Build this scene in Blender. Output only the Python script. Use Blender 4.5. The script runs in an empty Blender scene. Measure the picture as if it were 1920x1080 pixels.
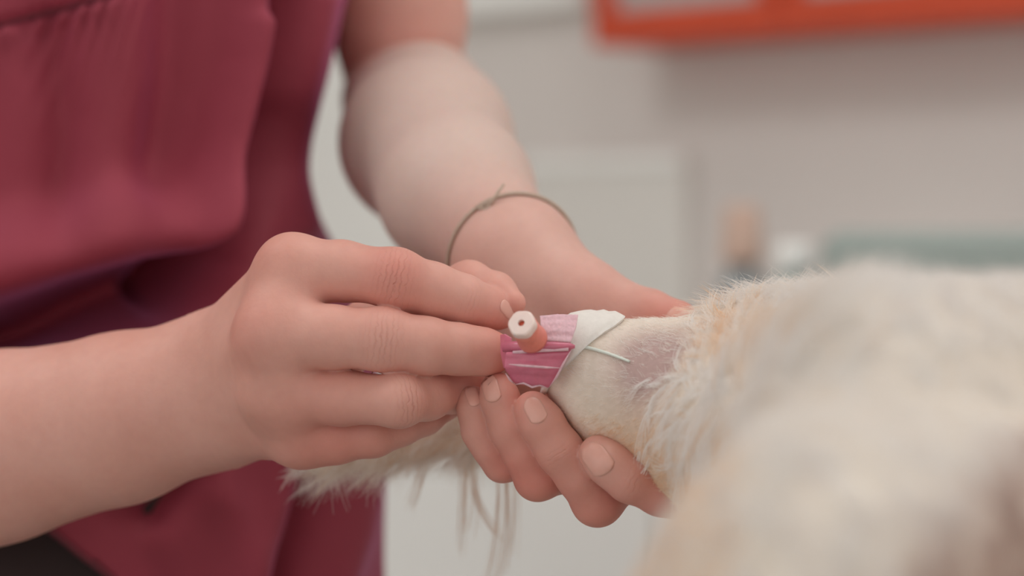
import bpy, math, random
import numpy as np
from mathutils import Vector
sc = bpy.context.scene
rng = np.random.default_rng(7)

# ------------------------------------------------------------------ camera, world, lights, exposure
FOC = 85.0 / 36.0 * 1920.0
FD = 0.826                       # focus distance (m)
PITCH = math.atan(110.0 / FOC)   # the lens looks very slightly down
CAM = np.array([0.0, 0.0, 1.05])
FW = np.array([0, math.cos(PITCH), -math.sin(PITCH)])
UP = np.array([0, math.sin(PITCH), math.cos(PITCH)])
cam = bpy.data.objects.new('camera', bpy.data.cameras.new('camera'))
sc.collection.objects.link(cam)
cam.location = CAM
cam.rotation_euler = (math.pi / 2 - PITCH, 0, 0)
cam.data.lens = 85.0
cam.data.sensor_width = 36.0
cam.data.clip_start = 0.02
cam.data.dof.use_dof = True
cam.data.dof.focus_distance = FD - 0.004
cam.data.dof.aperture_fstop = 4.6
sc.camera = cam

w = bpy.data.worlds.new('world')
sc.world = w
w.use_nodes = True
w.node_tree.nodes['Background'].inputs[0].default_value = (1.0, 0.985, 0.96, 1)
w.node_tree.nodes['Background'].inputs[1].default_value = 0.95


def area(name, loc, target, size, power, col=(1, 1, 1), sizey=None):
    d = bpy.data.lights.new(name, 'AREA')
    d.energy = power
    d.color = col
    d.shape = 'RECTANGLE'
    d.size = size
    d.size_y = sizey or size
    o = bpy.data.objects.new(name, d)
    sc.collection.objects.link(o)
    o.location = loc
    o.rotation_euler = (Vector(target) - Vector(loc)).to_track_quat('-Z', 'Y').to_euler()
    return o


area('ceiling_light_panel', (0.42, 0.85, 2.62), (0.32, 0.85, 1.0), 0.9, 8.5, (1.0, 0.98, 0.95))
area('window_daylight', (2.2, 0.25, 1.9), (0.0, 0.9, 1.05), 1.4, 11, (0.96, 0.98, 1.0))
area('ceiling_light_panel_rear', (-0.9, -0.7, 2.62), (0.3, 1.2, 1.0), 1.2, 2, (1.0, 0.97, 0.94))
area('wall_fill_light', (-1.0, 0.9, 2.62), (0.55, 1.95, 0.9), 0.8, 4.6, (1.0, 0.985, 0.97)).data.spread = math.radians(95)  # unseen fill light, added to brighten the back wall

sc.view_settings.view_transform = 'Standard'
sc.view_settings.look = 'None'
sc.view_settings.gamma = 1.0
sc.view_settings.use_curve_mapping = False
sc.view_settings.exposure = 0.0
sc.cycles.diffuse_bounces = 8
sc.cycles.transmission_bounces = 10


# ------------------------------------------------------------------ helpers
def P(px, py, d):
    """world point seen at pixel (px, py) of a 1920x1080 frame, d metres in front of the lens"""
    return CAM + d * (FW + np.array([1.0, 0, 0]) * ((px - 960.0) / FOC) - UP * ((py - 540.0) / FOC))


def J(px, py, dz, r):
    """joint: dz in millimetres behind the focus plane, radius r in pixels there -> (xyz, radius in metres)"""
    d = FD + dz / 1000.0
    return (P(px, py, d), r * d / FOC)


def lin(c):
    out = []
    for v in c:
        v = v / 255.0
        out.append(v / 12.92 if v <= 0.04045 else ((v + 0.055) / 1.055) ** 2.4)
    return tuple(out) + (1.0,)


def nrm(v):
    v = np.asarray(v, float)
    return v / np.maximum(np.linalg.norm(v, axis=-1, keepdims=True), 1e-12)


class NT:
    def __init__(self, name):
        self.m = bpy.data.materials.new(name)
        self.m.use_nodes = True
        self.t = self.m.node_tree
        self.b = self.t.nodes['Principled BSDF']

    def n(self, typ, **kw):
        nd = self.t.nodes.new(typ)
        for k, v in kw.items():
            setattr(nd, k, v)
        return nd

    def l(self, a, b):
        self.t.links.new(a, b)

    def math(self, op, a, b=None):
        nd = self.n('ShaderNodeMath', operation=op)
        for i, v in enumerate((a, b)):
            if v is None:
                continue
            if isinstance(v, (int, float)):
                nd.inputs[i].default_value = v
            else:
                self.l(v, nd.inputs[i])
        return nd.outputs[0]

    def noise(self, scale, detail=3.0, rough=0.5, coord='Object', dist=0.0):
        tc = self.n('ShaderNodeTexCoord')
        nz = self.n('ShaderNodeTexNoise')
        nz.inputs['Scale'].default_value = scale
        nz.inputs['Detail'].default_value = detail
        nz.inputs['Roughness'].default_value = rough
        nz.inputs['Distortion'].default_value = dist
        self.l(tc.outputs[coord], nz.inputs['Vector'])
        return nz.outputs['Fac']

    def ramp(self, fac, stops):
        r = self.n('ShaderNodeValToRGB')
        e = r.color_ramp.elements
        while len(e) < len(stops):
            e.new(0.5)
        for i, (p, c) in enumerate(stops):
            e[i].position = p
            e[i].color = c
        self.l(fac, r.inputs[0])
        return r.outputs[0]

    def mix(self, fac, a, b, mode='MIX'):
        nd = self.n('ShaderNodeMix', data_type='RGBA', blend_type=mode)
        for k, v in ((0, fac), (6, a), (7, b)):
            if isinstance(v, (int, float)):
                nd.inputs[k].default_value = v
            elif isinstance(v, tuple):
                nd.inputs[k].default_value = v
            else:
                self.l(v, nd.inputs[k])
        return nd.outputs[2]

    def attr(self, name):
        return self.n('ShaderNodeAttribute', attribute_name=name).outputs['Fac']

    def bump(self, h, strength, dist, prev=None):
        bp = self.n('ShaderNodeBump')
        bp.inputs['Strength'].default_value = strength
        bp.inputs['Distance'].default_value = dist
        self.l(h, bp.inputs['Height'])
        if prev is not None:
            self.l(prev, bp.inputs['Normal'])
        return bp.outputs[0]


def simple_mat(name, rgb, rough=0.5, var=0.06, scale=30.0, bump=0.0, metal=0.0, trans=0.0, sss=0.0, coat=0.0):
    t = NT(name)
    c = lin(rgb)
    lo = tuple(v * (1 - var) for v in c[:3]) + (1,)
    hi = tuple(min(1, v * (1 + var)) for v in c[:3]) + (1,)
    f = t.noise(scale)
    t.l(t.ramp(f, [(0.3, lo), (0.7, hi)]), t.b.inputs['Base Color'])
    t.b.inputs['Roughness'].default_value = rough
    t.b.inputs['Metallic'].default_value = metal
    t.b.inputs['Transmission Weight'].default_value = trans
    t.b.inputs['Coat Weight'].default_value = coat
    if sss:
        t.b.inputs['Subsurface Weight'].default_value = sss
        t.b.inputs['Subsurface Radius'].default_value = (1.0, 0.5, 0.4)
        t.b.inputs['Subsurface Scale'].default_value = 0.003
    if bump:
        t.l(t.bump(t.noise(scale * 8), bump, 0.001), t.b.inputs['Normal'])
    return t.m


def mesh_obj(name, V, F, mat, parent=None, smooth=True, attrs=None):
    me = bpy.data.meshes.new(name)
    V = np.asarray(V, np.float32)
    if isinstance(F, np.ndarray):
        n, k = F.shape
        me.vertices.add(len(V))
        me.vertices.foreach_set('co', V.ravel())
        me.loops.add(n * k)
        me.loops.foreach_set('vertex_index', F.astype(np.int32).ravel())
        me.polygons.add(n)
        me.polygons.foreach_set('loop_start', np.arange(0, n * k, k, dtype=np.int32))
        me.polygons.foreach_set('loop_total', np.full(n, k, np.int32))
        me.update(calc_edges=True)
    else:
        me.from_pydata([tuple(map(float, v)) for v in V], [], F)
    me.validate()
    me.polygons.foreach_set('use_smooth', np.full(len(me.polygons), smooth))
    for k, a in (attrs or {}).items():
        at = me.attributes.new(k, 'FLOAT', 'POINT')
        at.data.foreach_set('value', np.asarray(a, np.float32))
    me.materials.append(mat)
    o = bpy.data.objects.new(name, me)
    sc.collection.objects.link(o)
    if parent is not None:
        o.parent = parent
        o.matrix_parent_inverse = MI(parent)
    return o


def MI(parent):
    bpy.context.view_layer.update()
    return parent.matrix_world.inverted()


def thing(name, label, cat, loc=(0, 0, 0), rz=0.0, group=None):
    o = bpy.data.objects.new(name, None)
    o.empty_display_size = 0.05
    sc.collection.objects.link(o)
    o.location = loc
    o.rotation_euler = (0, 0, rz)
    return tag(o, label, cat, group)


def tag(o, label, cat, group=None):
    o['label'] = label
    o['category'] = cat
    if group:
        o['group'] = group
    return o


def grid_faces(nu, nv, wrap_u=False, off=0):
    """vertices indexed i*nv + j ; i over nu, j over nv"""
    i = np.arange(nu if wrap_u else nu - 1)
    j = np.arange(nv - 1)
    I, Jj = np.meshgrid(i, j, indexing='ij')
    I2 = (I + 1) % nu
    a = I * nv + Jj
    b = I2 * nv + Jj
    c = I2 * nv + Jj + 1
    d = I * nv + Jj + 1
    return np.stack([a, b, c, d], -1).reshape(-1, 4) + off


def tube_geo(pts, r, n=8, cap=True):
    pts = np.asarray(pts, float)
    m = len(pts)
    r = np.broadcast_to(np.asarray(r, float), (m,))
    T = nrm(np.gradient(pts, axis=0))
    ref = np.array([0.21, 0.34, 0.91])
    V = []
    x = nrm(np.cross(T[0], ref))
    for k in range(m):
        x = nrm(x - T[k] * np.dot(x, T[k]))
        y = np.cross(T[k], x)
        a = np.linspace(0, 2 * np.pi, n, endpoint=False)
        V.append(pts[k] + r[k] * (np.cos(a)[:, None] * x + np.sin(a)[:, None] * y))
    V = np.concatenate(V)
    F = []
    for k in range(m - 1):
        for j in range(n):
            j2 = (j + 1) % n
            F.append((k * n + j, k * n + j2, (k + 1) * n + j2, (k + 1) * n + j))
    if cap:
        F.append(tuple(range(n - 1, -1, -1)))
        F.append(tuple((m - 1) * n + j for j in range(n)))
    return V, F


class MB:
    def __init__(self):
        self.V = []
        self.F = []

    def add(self, V, F):
        o = len(self.V)
        self.V += [tuple(map(float, v)) for v in V]
        self.F += [tuple(int(i) + o for i in f) for f in F]
        return self

    def box(self, x0, x1, y0, y1, z0, z1, c=0.0):
        """box with chamfered upright and horizontal edges"""
        if c <= 0:
            V = [(x, y, z) for x in (x0, x1) for y in (y0, y1) for z in (z0, z1)]
            F = [(0, 1, 3, 2), (4, 6, 7, 5), (0, 4, 5, 1), (2, 3, 7, 6), (0, 2, 6, 4), (1, 5, 7, 3)]
            return self.add(V, F)
        rings = [(z0, c), (z0 + c, 0), (z1 - c, 0), (z1, c)]
        V = []
        for z, i in rings:
            a0, a1, b0, b1 = x0 + i, x1 - i, y0 + i, y1 - i
            k = c
            V += [(a0 + k, b0, z), (a1 - k, b0, z), (a1, b0 + k, z), (a1, b1 - k, z),
                  (a1 - k, b1, z), (a0 + k, b1, z), (a0, b1 - k, z), (a0, b0 + k, z)]
        F = [tuple(range(7, -1, -1)), tuple(range(24, 32))]
        for q in range(3):
            for j in range(8):
                j2 = (j + 1) % 8
                F.append((q * 8 + j, q * 8 + j2, q * 8 + 8 + j2, q * 8 + 8 + j))
        return self.add(V, F)

    def lathe(self, prof, n=24, c=(0, 0, 0), ax=None):
        V = []
        for r, z in prof:
            for j in range(n):
                a = 2 * math.pi * j / n
                V.append((c[0] + r * math.cos(a), c[1] + r * math.sin(a), c[2] + z))
        F = []
        m = len(prof)
        for k in range(m - 1):
            for j in range(n):
                j2 = (j + 1) % n
                F.append((k * n + j, k * n + j2, (k + 1) * n + j2, (k + 1) * n + j))
        F.append(tuple(range(n - 1, -1, -1)))
        F.append(tuple((m - 1) * n + j for j in range(n)))
        return self.add(V, F)

    def build(self, name, mat, parent=None, smooth=False, local=True):
        o = mesh_obj(name, self.V, self.F, mat, None, smooth)
        if parent is not None:
            o.parent = parent
            if not local:
                o.matrix_parent_inverse = MI(parent)
        return o


# ------------------------------------------------------------------ implicit bodies (round cones, smooth unions, surface nets)
def smin(a, b, k):
    h = np.maximum(k - np.abs(a - b), 0.0) / k
    return np.minimum(a, b) - h * h * k * 0.25


class Cone:
    def __init__(s, a, b, n=None, f=1.0):
        s.a, s.ra = np.asarray(a[0], float), a[1]
        s.b, s.rb = np.asarray(b[0], float), b[1]
        s.c = (s.a + s.b) / 2
        s.R = np.linalg.norm(s.a - s.b) / 2 + max(s.ra, s.rb) * 1.0
        s.n = None if n is None else nrm(n)
        s.f = f

    def raw(s, p):
        ba = s.b - s.a
        l2 = max(float(ba @ ba), 1e-12)
        pa = p - s.a
        t = np.clip(pa @ ba / l2, 0, 1)
        q = pa - t[:, None] * ba
        if s.n is not None:
            q = q + (q @ s.n)[:, None] * s.n * (s.f - 1.0)
        return np.sqrt((q * q).sum(1)) - (s.ra + (s.rb - s.ra) * t)

    def __call__(s, p):
        d0 = np.sqrt(((p - s.c) ** 2).sum(1)) - s.R
        out = np.maximum(d0, 0.02)
        m = d0 < 0.02
        if m.any():
            out[m] = s.raw(p[m])
        return out


class Group:
    def __init__(s, items, k):
        s.items = items
        s.k = k
        cs = np.array([i.c for i in items])
        s.c = cs.mean(0)
        s.R = max(np.linalg.norm(i.c - s.c) + i.R for i in items) + 0.003

    def raw(s, p):
        d = s.items[0](p)
        for it in s.items[1:]:
            d = smin(d, it(p), s.k)
        return d

    def __call__(s, p):
        d0 = np.sqrt(((p - s.c) ** 2).sum(1)) - s.R
        out = np.maximum(d0, 0.02)
        m = d0 < 0.02
        if m.any():
            out[m] = s.raw(p[m])
        return out


def chain(js, k=0.003, n=None, f=1.0):
    return Group([Cone(js[i], js[i + 1], n, f) for i in range(len(js) - 1)], k)


def gradient(f, p, e=2e-4):
    g = np.empty_like(p)
    for a in range(3):
        q = np.zeros(3)
        q[a] = e
        g[:, a] = f(p + q) - f(p - q)
    return g / (2 * e)


def surface(f, lo, hi, h, proj=2):
    """surface nets over the sparse blocks that the zero set passes through; returns verts, quads"""
    B = 8
    H = B * h
    lo = np.asarray(lo, float)
    n = np.ceil((np.asarray(hi) - lo) / H).astype(int)
    # two-level search for active blocks
    S = 4
    nb = np.ceil(n / S).astype(int)
    gi = np.stack(np.meshgrid(*[np.arange(k) for k in nb], indexing='ij'), -1).reshape(-1, 3)
    cc = lo + (gi + 0.5) * H * S
    d = f(cc)
    keep = gi[np.abs(d) < H * S * 0.9 + 0.004]
    sub = np.stack(np.meshgrid(*[np.arange(S)] * 3, indexing='ij'), -1).reshape(-1, 3)
    bi = (keep[:, None, :] * S + sub[None]).reshape(-1, 3)
    d = f(lo + (bi + 0.5) * H)
    bi = bi[np.abs(d) < H * 0.9 + 0.0015]
    g = np.stack(np.meshgrid(*[np.arange(B + 1)] * 3, indexing='ij'), -1).reshape(-1, 3)
    ids = []
    pos = []
    edges = [[], [], []]
    DIM = (n + S) * B + 4
    key = lambda c: (c[:, 0].astype(np.int64) * DIM[1] + c[:, 1]) * DIM[2] + c[:, 2]
    corner = np.array([(x, y, z) for x in (0, 1) for y in (0, 1) for z in (0, 1)])
    for s0 in range(0, len(bi), 400):
        b = bi[s0:s0 + 400]
        pts = (b[:, None, :] * B + g[None]).reshape(-1, 3)
        v = f(lo + pts * h).reshape(len(b), B + 1, B + 1, B + 1)
        cs = np.stack([v[:, c[0]:c[0] + B, c[1]:c[1] + B, c[2]:c[2] + B] for c in corner], -1)
        neg = cs < 0
        act = neg.any(-1) & ~neg.all(-1)
        w_ = np.argwhere(act)
        if len(w_) == 0:
            continue
        cv = cs[act]
        cell = b[w_[:, 0]] * B + w_[:, 1:]
        acc = np.zeros((len(w_), 3))
        cnt = np.zeros(len(w_))
        for a in range(8):
            for ax in range(3):
                bit = 1 << (2 - ax)
                if a & bit:
                    continue
                c2 = a | bit
                va, vb = cv[:, a], cv[:, c2]
                m = (va < 0) != (vb < 0)
                t = va[m] / (va[m] - vb[m])
                e = np.repeat(corner[a][None].astype(float), m.sum(), 0)
                e[:, ax] += t
                acc[m] += e
                cnt[m] += 1
        pos.append(lo + (cell + acc / cnt[:, None]) * h)
        ids.append(key(cell))
        for ax in range(3):
            c2 = 1 << (2 - ax)
            m = neg[act][:, 0] != neg[act][:, c2]
            edges[ax].append(np.concatenate([cell[m], neg[act][m][:, 0:1].astype(int)], 1))
    ids = np.concatenate(ids)
    pos = np.concatenate(pos)
    order = np.argsort(ids)
    sid = ids[order]
    F = []
    for ax in range(3):
        e = np.concatenate(edges[ax])
        c = e[:, :3]
        sgn = e[:, 3] > 0
        o1 = np.zeros(3, int)
        o2 = np.zeros(3, int)
        o1[(ax + 1) % 3] = 1
        o2[(ax + 2) % 3] = 1
        q = []
        ok = np.ones(len(c), bool)
        for o in (0 * o1, o1, o1 + o2, o2):
            k = key(c - o)
            i = np.clip(np.searchsorted(sid, k), 0, len(sid) - 1)
            ok &= sid[i] == k
            q.append(order[i])
        q = np.stack(q, 1)
        q[~sgn] = q[~sgn][:, ::-1]
        F.append(q[ok])
    F = np.concatenate(F)
    for _ in range(proj):
        gr = gradient(f, pos)
        g2 = np.maximum((gr * gr).sum(1), 0.05)
        step = np.clip(f(pos) / g2, -h, h)
        pos = pos - gr * step[:, None]
    return pos, F


def march(f, start, direction, reach=0.05, n=160):
    """first hit of the surface from each start point along direction"""
    start = np.atleast_2d(start)
    direction = np.broadcast_to(nrm(direction), start.shape)
    p = start.copy()
    for _ in range(n):
        d = f(p)
        p = p + direction * np.clip(d, -0.001, 0.004)[:, None] * 0.7
    miss = np.abs(f(p)) > 0.0006
    if miss.any():                                 # rays that pass the surface fall back to the closest point
        s_ = start[miss] + direction[miss] * 0.015
        for _ in range(30):
            g_ = gradient(f, s_)
            s_ = s_ - g_ * (np.clip(f(s_), -0.004, 0.004) / np.maximum((g_ * g_).sum(1), 0.2))[:, None] * 0.8
        p[miss] = s_
    return p


# ------------------------------------------------------------------ materials
def skin_material():
    t = NT('skin')
    base = t.ramp(t.noise(38, 4), [(0.3, lin((214, 157, 143))), (0.7, lin((221, 168, 155)))])
    red = t.mix(t.attr('flush'), base, lin((212, 130, 117)))
    red = t.mix(t.attr('pale'), red, lin((208, 191, 182)))  # light on the left forearm, painted into the skin colour
    fine = t.noise(260, 3)
    spots = t.ramp(fine, [(0.3, (0.975, 0.965, 0.965, 1)), (0.7, (1.015, 1.015, 1.015, 1))])
    col = t.mix(1.0, red, spots, 'MULTIPLY')
    cm = t.attr('crease_m')
    ct = t.attr('crease_t')
    wob = t.math('MULTIPLY', t.noise(330, 3), 11.0)
    ph = t.math('ADD', t.math('MULTIPLY', ct, 3.4), wob)
    s2 = t.n('ShaderNodeMath', operation='MULTIPLY_ADD')
    t.l(t.math('SINE', ph), s2.inputs[0])
    s2.inputs[1].default_value = 0.5
    s2.inputs[2].default_value = 0.5
    line = t.math('POWER', s2.outputs[0], 5.0)
    groove = t.math('MULTIPLY', t.math('MULTIPLY', line, t.noise(520, 2)), cm)
    dark = t.mix(t.math('MULTIPLY', groove, 0.45), col, lin((176, 96, 84)))
    t.l(dark, t.b.inputs['Base Color'])
    h = t.math('SUBTRACT', t.math('MULTIPLY', t.noise(700, 3), 0.12), groove)
    t.l(t.bump(h, 0.55, 0.0010), t.b.inputs['Normal'])
    t.b.inputs['Roughness'].default_value = 0.52
    t.b.inputs['Specular IOR Level'].default_value = 0.35
    t.b.inputs['Subsurface Weight'].default_value = 0.35
    t.b.inputs['Subsurface Radius'].default_value = (1.0, 0.35, 0.2)
    t.b.inputs['Subsurface Scale'].default_value = 0.0035
    return t.m


def cloth_material(name, rgb1, rgb2):
    t = NT(name)
    col = t.ramp(t.noise(14, 4), [(0.3, lin(rgb1)), (0.7, lin(rgb2))])
    t.l(col, t.b.inputs['Base Color'])
    t.b.inputs['Roughness'].default_value = 0.75
    t.b.inputs['Sheen Weight'].default_value = 0.45
    t.b.inputs['Sheen Roughness'].default_value = 0.4
    t.b.inputs['Sheen Tint'].default_value = lin((205, 130, 190))
    b1 = t.bump(t.noise(1500, 2), 0.25, 0.0004)
    t.l(t.bump(t.noise(60, 3), 0.3, 0.002, b1), t.b.inputs['Normal'])
    return t.m


def fur_material(name):
    t = NT(name)
    tint = t.attr('tint')
    col = t.ramp(tint, [(0.0, lin((205, 182, 172))), (0.25, lin((248, 247, 246))), (0.5, lin((250, 245, 239))), (0.8, lin((244, 212, 178)))])  # lowest stop is the mauve for the coat's painted shade
    t.l(col, t.b.inputs['Base Color'])
    t.b.inputs['Roughness'].default_value = 0.55
    t.b.inputs['Specular IOR Level'].default_value = 0.25
    tr = t.n('ShaderNodeBsdfTranslucent')
    t.l(col, tr.inputs['Color'])
    mx = t.n('ShaderNodeMixShader')
    mx.inputs[0].default_value = 0.45
    t.l(t.b.outputs[0], mx.inputs[1])
    t.l(tr.outputs[0], mx.inputs[2])
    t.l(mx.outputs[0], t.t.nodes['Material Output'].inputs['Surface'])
    return t.m


def hide_material():
    t = NT('dog_hide')
    col = t.ramp(t.noise(60, 4), [(0.3, lin((236, 224, 210))), (0.7, lin((243, 234, 223)))])
    col = t.mix(t.attr('tan'), col, lin((214, 178, 142)))
    col = t.mix(t.attr('bare'), col, lin((184, 156, 152)))
    streak = t.ramp(t.noise(420, 3), [(0.3, (0.93, 0.92, 0.9, 1)), (0.7, (1.03, 1.03, 1.03, 1))])
    t.l(t.mix(1.0, col, streak, 'MULTIPLY'), t.b.inputs['Base Color'])
    t.b.inputs['Roughness'].default_value = 0.7
    t.l(t.bump(t.noise(500, 3), 0.4, 0.0006), t.b.inputs['Normal'])
    return t.m


M = {}
M['skin'] = skin_material()
M['nail'] = simple_mat('fingernail', (230, 172, 158), 0.3, 0.03, 200, sss=0.2)
M['scrub'] = cloth_material('maroon_cloth', (136, 42, 58), (145, 48, 66))
M['seam'] = cloth_material('maroon_seam', (96, 28, 38), (106, 32, 42))
M['trousers'] = cloth_material('dark_trousers', (44, 26, 26), (50, 30, 28))
M['hide'] = hide_material()
M['fur'] = fur_material('fur')
M['cord'] = simple_mat('bracelet_cord', (184, 164, 148), 0.6, 0.1, 900)
M['silver'] = simple_mat('silver', (215, 212, 205), 0.25, 0.02, 300, metal=1.0)
M['tape'] = simple_mat('white_tape', (243, 238, 232), 0.75, 0.03, 700, bump=0.4)
M['pink'] = simple_mat('pink_plastic', (204, 112, 136), 0.32, 0.06, 500, sss=0.25, coat=0.2)
M['pale_pink'] = simple_mat('pale_pink_plastic', (230, 188, 198), 0.4, 0.1, 900, bump=0.3, sss=0.25)
M['salmon'] = simple_mat('salmon_plastic', (232, 138, 122), 0.35, 0.05, 500, sss=0.3)
M['cap'] = simple_mat('milky_plastic', (242, 220, 213), 0.35, 0.02, 500, sss=0.25)
M['bore'] = simple_mat('orange_bore', (206, 92, 66), 0.5, 0.05, 500)
M['tubing'] = simple_mat('clear_white_tubing', (226, 234, 226), 0.25, 0.02, 500)
M['wall'] = simple_mat('wall_paint', (221, 215, 211), 0.8, 0.03, 3, bump=0.05)
M['white'] = simple_mat('white_laminate', (247, 248, 245), 0.4, 0.02, 4)
M['fridge'] = simple_mat('white_enamel', (228, 226, 221), 0.35, 0.02, 4)
M['red'] = simple_mat('red_orange_frame', (198, 72, 40), 0.45, 0.05, 12)
M['pane'] = simple_mat('grey_glass', (176, 172, 170), 0.15, 0.02, 4)
M['teal'] = simple_mat('teal_plastic', (146, 176, 180), 0.5, 0.04, 8)
M['tealtop'] = simple_mat('pale_teal_plastic', (160, 172, 168), 0.5, 0.03, 8)
M['slate'] = simple_mat('slate_bottle', (138, 144, 146), 0.35, 0.04, 30)
M['orange'] = simple_mat('orange_cap', (204, 174, 158), 0.45, 0.04, 30)
M['steel'] = simple_mat('brushed_steel', (180, 182, 184), 0.3, 0.03, 60, metal=1.0)
M['floor'] = simple_mat('vinyl_floor', (176, 172, 164), 0.5, 0.05, 5)
M['ceiling'] = simple_mat('ceiling_paint', (232, 230, 226), 0.9, 0.02, 3)
M['mat'] = simple_mat('table_mat', (205, 205, 200), 0.6, 0.03, 30)

# ------------------------------------------------------------------ room shell: one long wall seen obliquely
WALL_C = 2.5                                       # the wall is the plane x + y = 2.5
R2 = math.sqrt(2.0)


def wall_pt(px, py, n):
    t = (px - 960.0) / FOC
    return P(px, py, (WALL_C - n * R2) / (1 + t))


def S(px, n):
    p = wall_pt(px, 430, n)
    return (p[0] - p[1]) / R2


def Z(px, py, n):
    return float(wall_pt(px, py, n)[2])


ORI = (WALL_C / 2, WALL_C / 2, 0.0)                # foot of the wall; local x runs along it, -y comes out of it
RZ = -math.pi / 4


def struct(name, mb, mat, rot=True):
    o = mb.build(name, mat)
    if rot:
        o.location = ORI
        o.rotation_euler = (0, 0, RZ)
    o['kind'] = 'structure'
    return o


struct('wall_back', MB().box(-2.6, 2.9, 0.0, 0.12, 0, 2.7), M['wall'])
struct('wall_left', MB().box(-2.72, -2.6, -4.6, 0.12, 0, 2.7), M['wall'])
struct('floor', MB().box(-2.72, 2.9, -4.6, 0.12, -0.1, 0), M['floor'])
struct('ceiling', MB().box(-2.72, 2.9, -4.6, 0.12, 2.7, 2.8), M['ceiling'])
struct('baseboard_back', MB().box(-2.6, 2.9, -0.012, -0.0005, 0, 0.08), M['white'])


def on_wall(name, label, cat, s, z=0.0):
    c, sn = math.cos(RZ), math.sin(RZ)
    return thing(name, label, cat, (ORI[0] + c * s, ORI[1] + sn * s, z), RZ)


# red framed wall cabinet, top right
nR = 0.10
sR0, sR1 = S(1108, nR), S(2420, nR)
zR = Z(1108, 88, nR)
wR = sR1 - sR0
t = on_wall('wall_cabinet', 'red-orange framed glazed wall cabinet hanging high on the beige wall', 'cabinet', sR0, zR)
MB().box(0, wR, -nR + 0.022, -0.001, 0, 0.62, 0.003).build('carcass', M['red'], t)
rail = 0.031
cst = S(1452, nR) - sR0
for i, (a, b) in enumerate(((0.0, cst - 0.001), (cst + 0.001, wR))):
    fr = MB()
    fr.box(a, b, -nR, -nR + 0.021, 0, rail, 0.002)
    fr.box(a, b, -nR, -nR + 0.021, 0.62 - rail, 0.62, 0.002)
    fr.box(a, a + 0.027, -nR, -nR + 0.021, rail, 0.62 - rail, 0.002)
    fr.box(b - 0.022, b, -nR, -nR + 0.021, rail, 0.62 - rail, 0.002)
    d = fr.build('door', M['red'], t)
    MB().box(a + 0.027, b - 0.022, -nR + 0.008, -nR + 0.012, rail, 0.62 - rail).build('pane', M['pane'], d)
    MB().box(b - 0.016, b - 0.008, -nR - 0.02, -nR, 0.2, 0.32, 0.002).build('handle', M['steel'], d)

# white wall shelf box beside it
nW = 0.03
s0, s1 = S(800, nW), S(1088, nW)
zW = Z(1000, 18, nW)
t = on_wall('wall_panel', 'white wall-hung panel left of the red framed cabinet, only its bottom edge in view', 'panel', s0, zW)
L = s1 - s0
MB().box(0, L, -nW, -0.001, 0, 0.5, 0.003).build('board', M['white'], t)
MB().box(0.02, L - 0.02, -nW - 0.004, -nW, 0.03, 0.47, 0.001).build('face', M['white'], t)

# white door behind the vet
a, b = S(120, 0.0), S(800, 0.0)
dr = MB().box(a, b, -0.03, -0.0005, 0.01, 2.05, 0.004).build('door_1', M['white'])
dr.location = ORI
dr.rotation_euler = (0, 0, RZ)
dr['kind'] = 'structure'
MB().box(a + 0.05, a + 0.16, -0.075, -0.06, 1.0, 1.02, 0.004).add(*tube_geo([(a + 0.06, -0.07, 1.01), (a + 0.06, -0.03, 1.01)], 0.008, 10)).build('door_handle', M['steel'], dr)
fr = MB()
fr.box(a - 0.05, a - 0.003, -0.035, -0.0005, 0, 2.1, 0.003)
fr.box(b + 0.003, b + 0.03, -0.035, -0.0005, 0, 2.1, 0.003)
fr.box(a - 0.05, b + 0.03, -0.035, -0.0005, 2.053, 2.1, 0.003)
fr.build('door_frame', M['white'], dr)

# pale panel on the wall above the worktop
nF = 0.02
s0, s1 = S(985, nF), S(1278, nF)
zt = Z(1130, 292, nF)
t = on_wall('splash_panel', 'pale white panel on the beige wall behind the hand with the bracelet', 'panel', s0, 0.905)
MB().box(0, s1 - s0, -nF, -0.001, 0, zt - 0.905, 0.003).build('board', M['fridge'], t)
MB().box(0, s1 - s0, -nF - 0.004, -nF, zt - 0.918, zt - 0.905, 0.001).build('edge_strip', M['white'], t)

# base cabinets under one long worktop
HC = 0.90
nB = 0.60
b0, b1 = S(640, nB), -0.45
t = on_wall('base_cabinet', 'long white base cabinet below the worktop, blurred behind the fingers', 'cabinet', b0)
L = b1 - b0
MB().box(0, L, -nB + 0.03, -0.013, 0.1, HC - 0.0225, 0.002).build('carcass', M['white'], t)
MB().box(0.005, L - 0.005, -nB + 0.08, -0.03, 0, 0.1).build('plinth', M['steel'], t)
for k in range(3):
    x0, x1 = L * k / 3 + 0.0015, L * (k + 1) / 3 - 0.0015
    d = MB().box(x0, x1, -nB + 0.01, -nB + 0.029, 0.11, HC - 0.0225, 0.001).build('door', M['white'], t)
    MB().box(x1 - 0.05, x1 - 0.038, -nB - 0.012, -nB + 0.01, 0.45, 0.6, 0.003).build('handle', M['steel'], d)
o = MB().box(0, L, -nB + 0.0095, -0.0015, HC - 0.022, HC, 0.003).build('worktop', M['white'])
o.location = (ORI[0] + math.cos(RZ) * b0, ORI[1] + math.sin(RZ) * b0, 0)
o.rotation_euler = (0, 0, RZ)
tag(o, 'white worktop behind the dog, carrying the teal case and the bottles', 'worktop')

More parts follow.
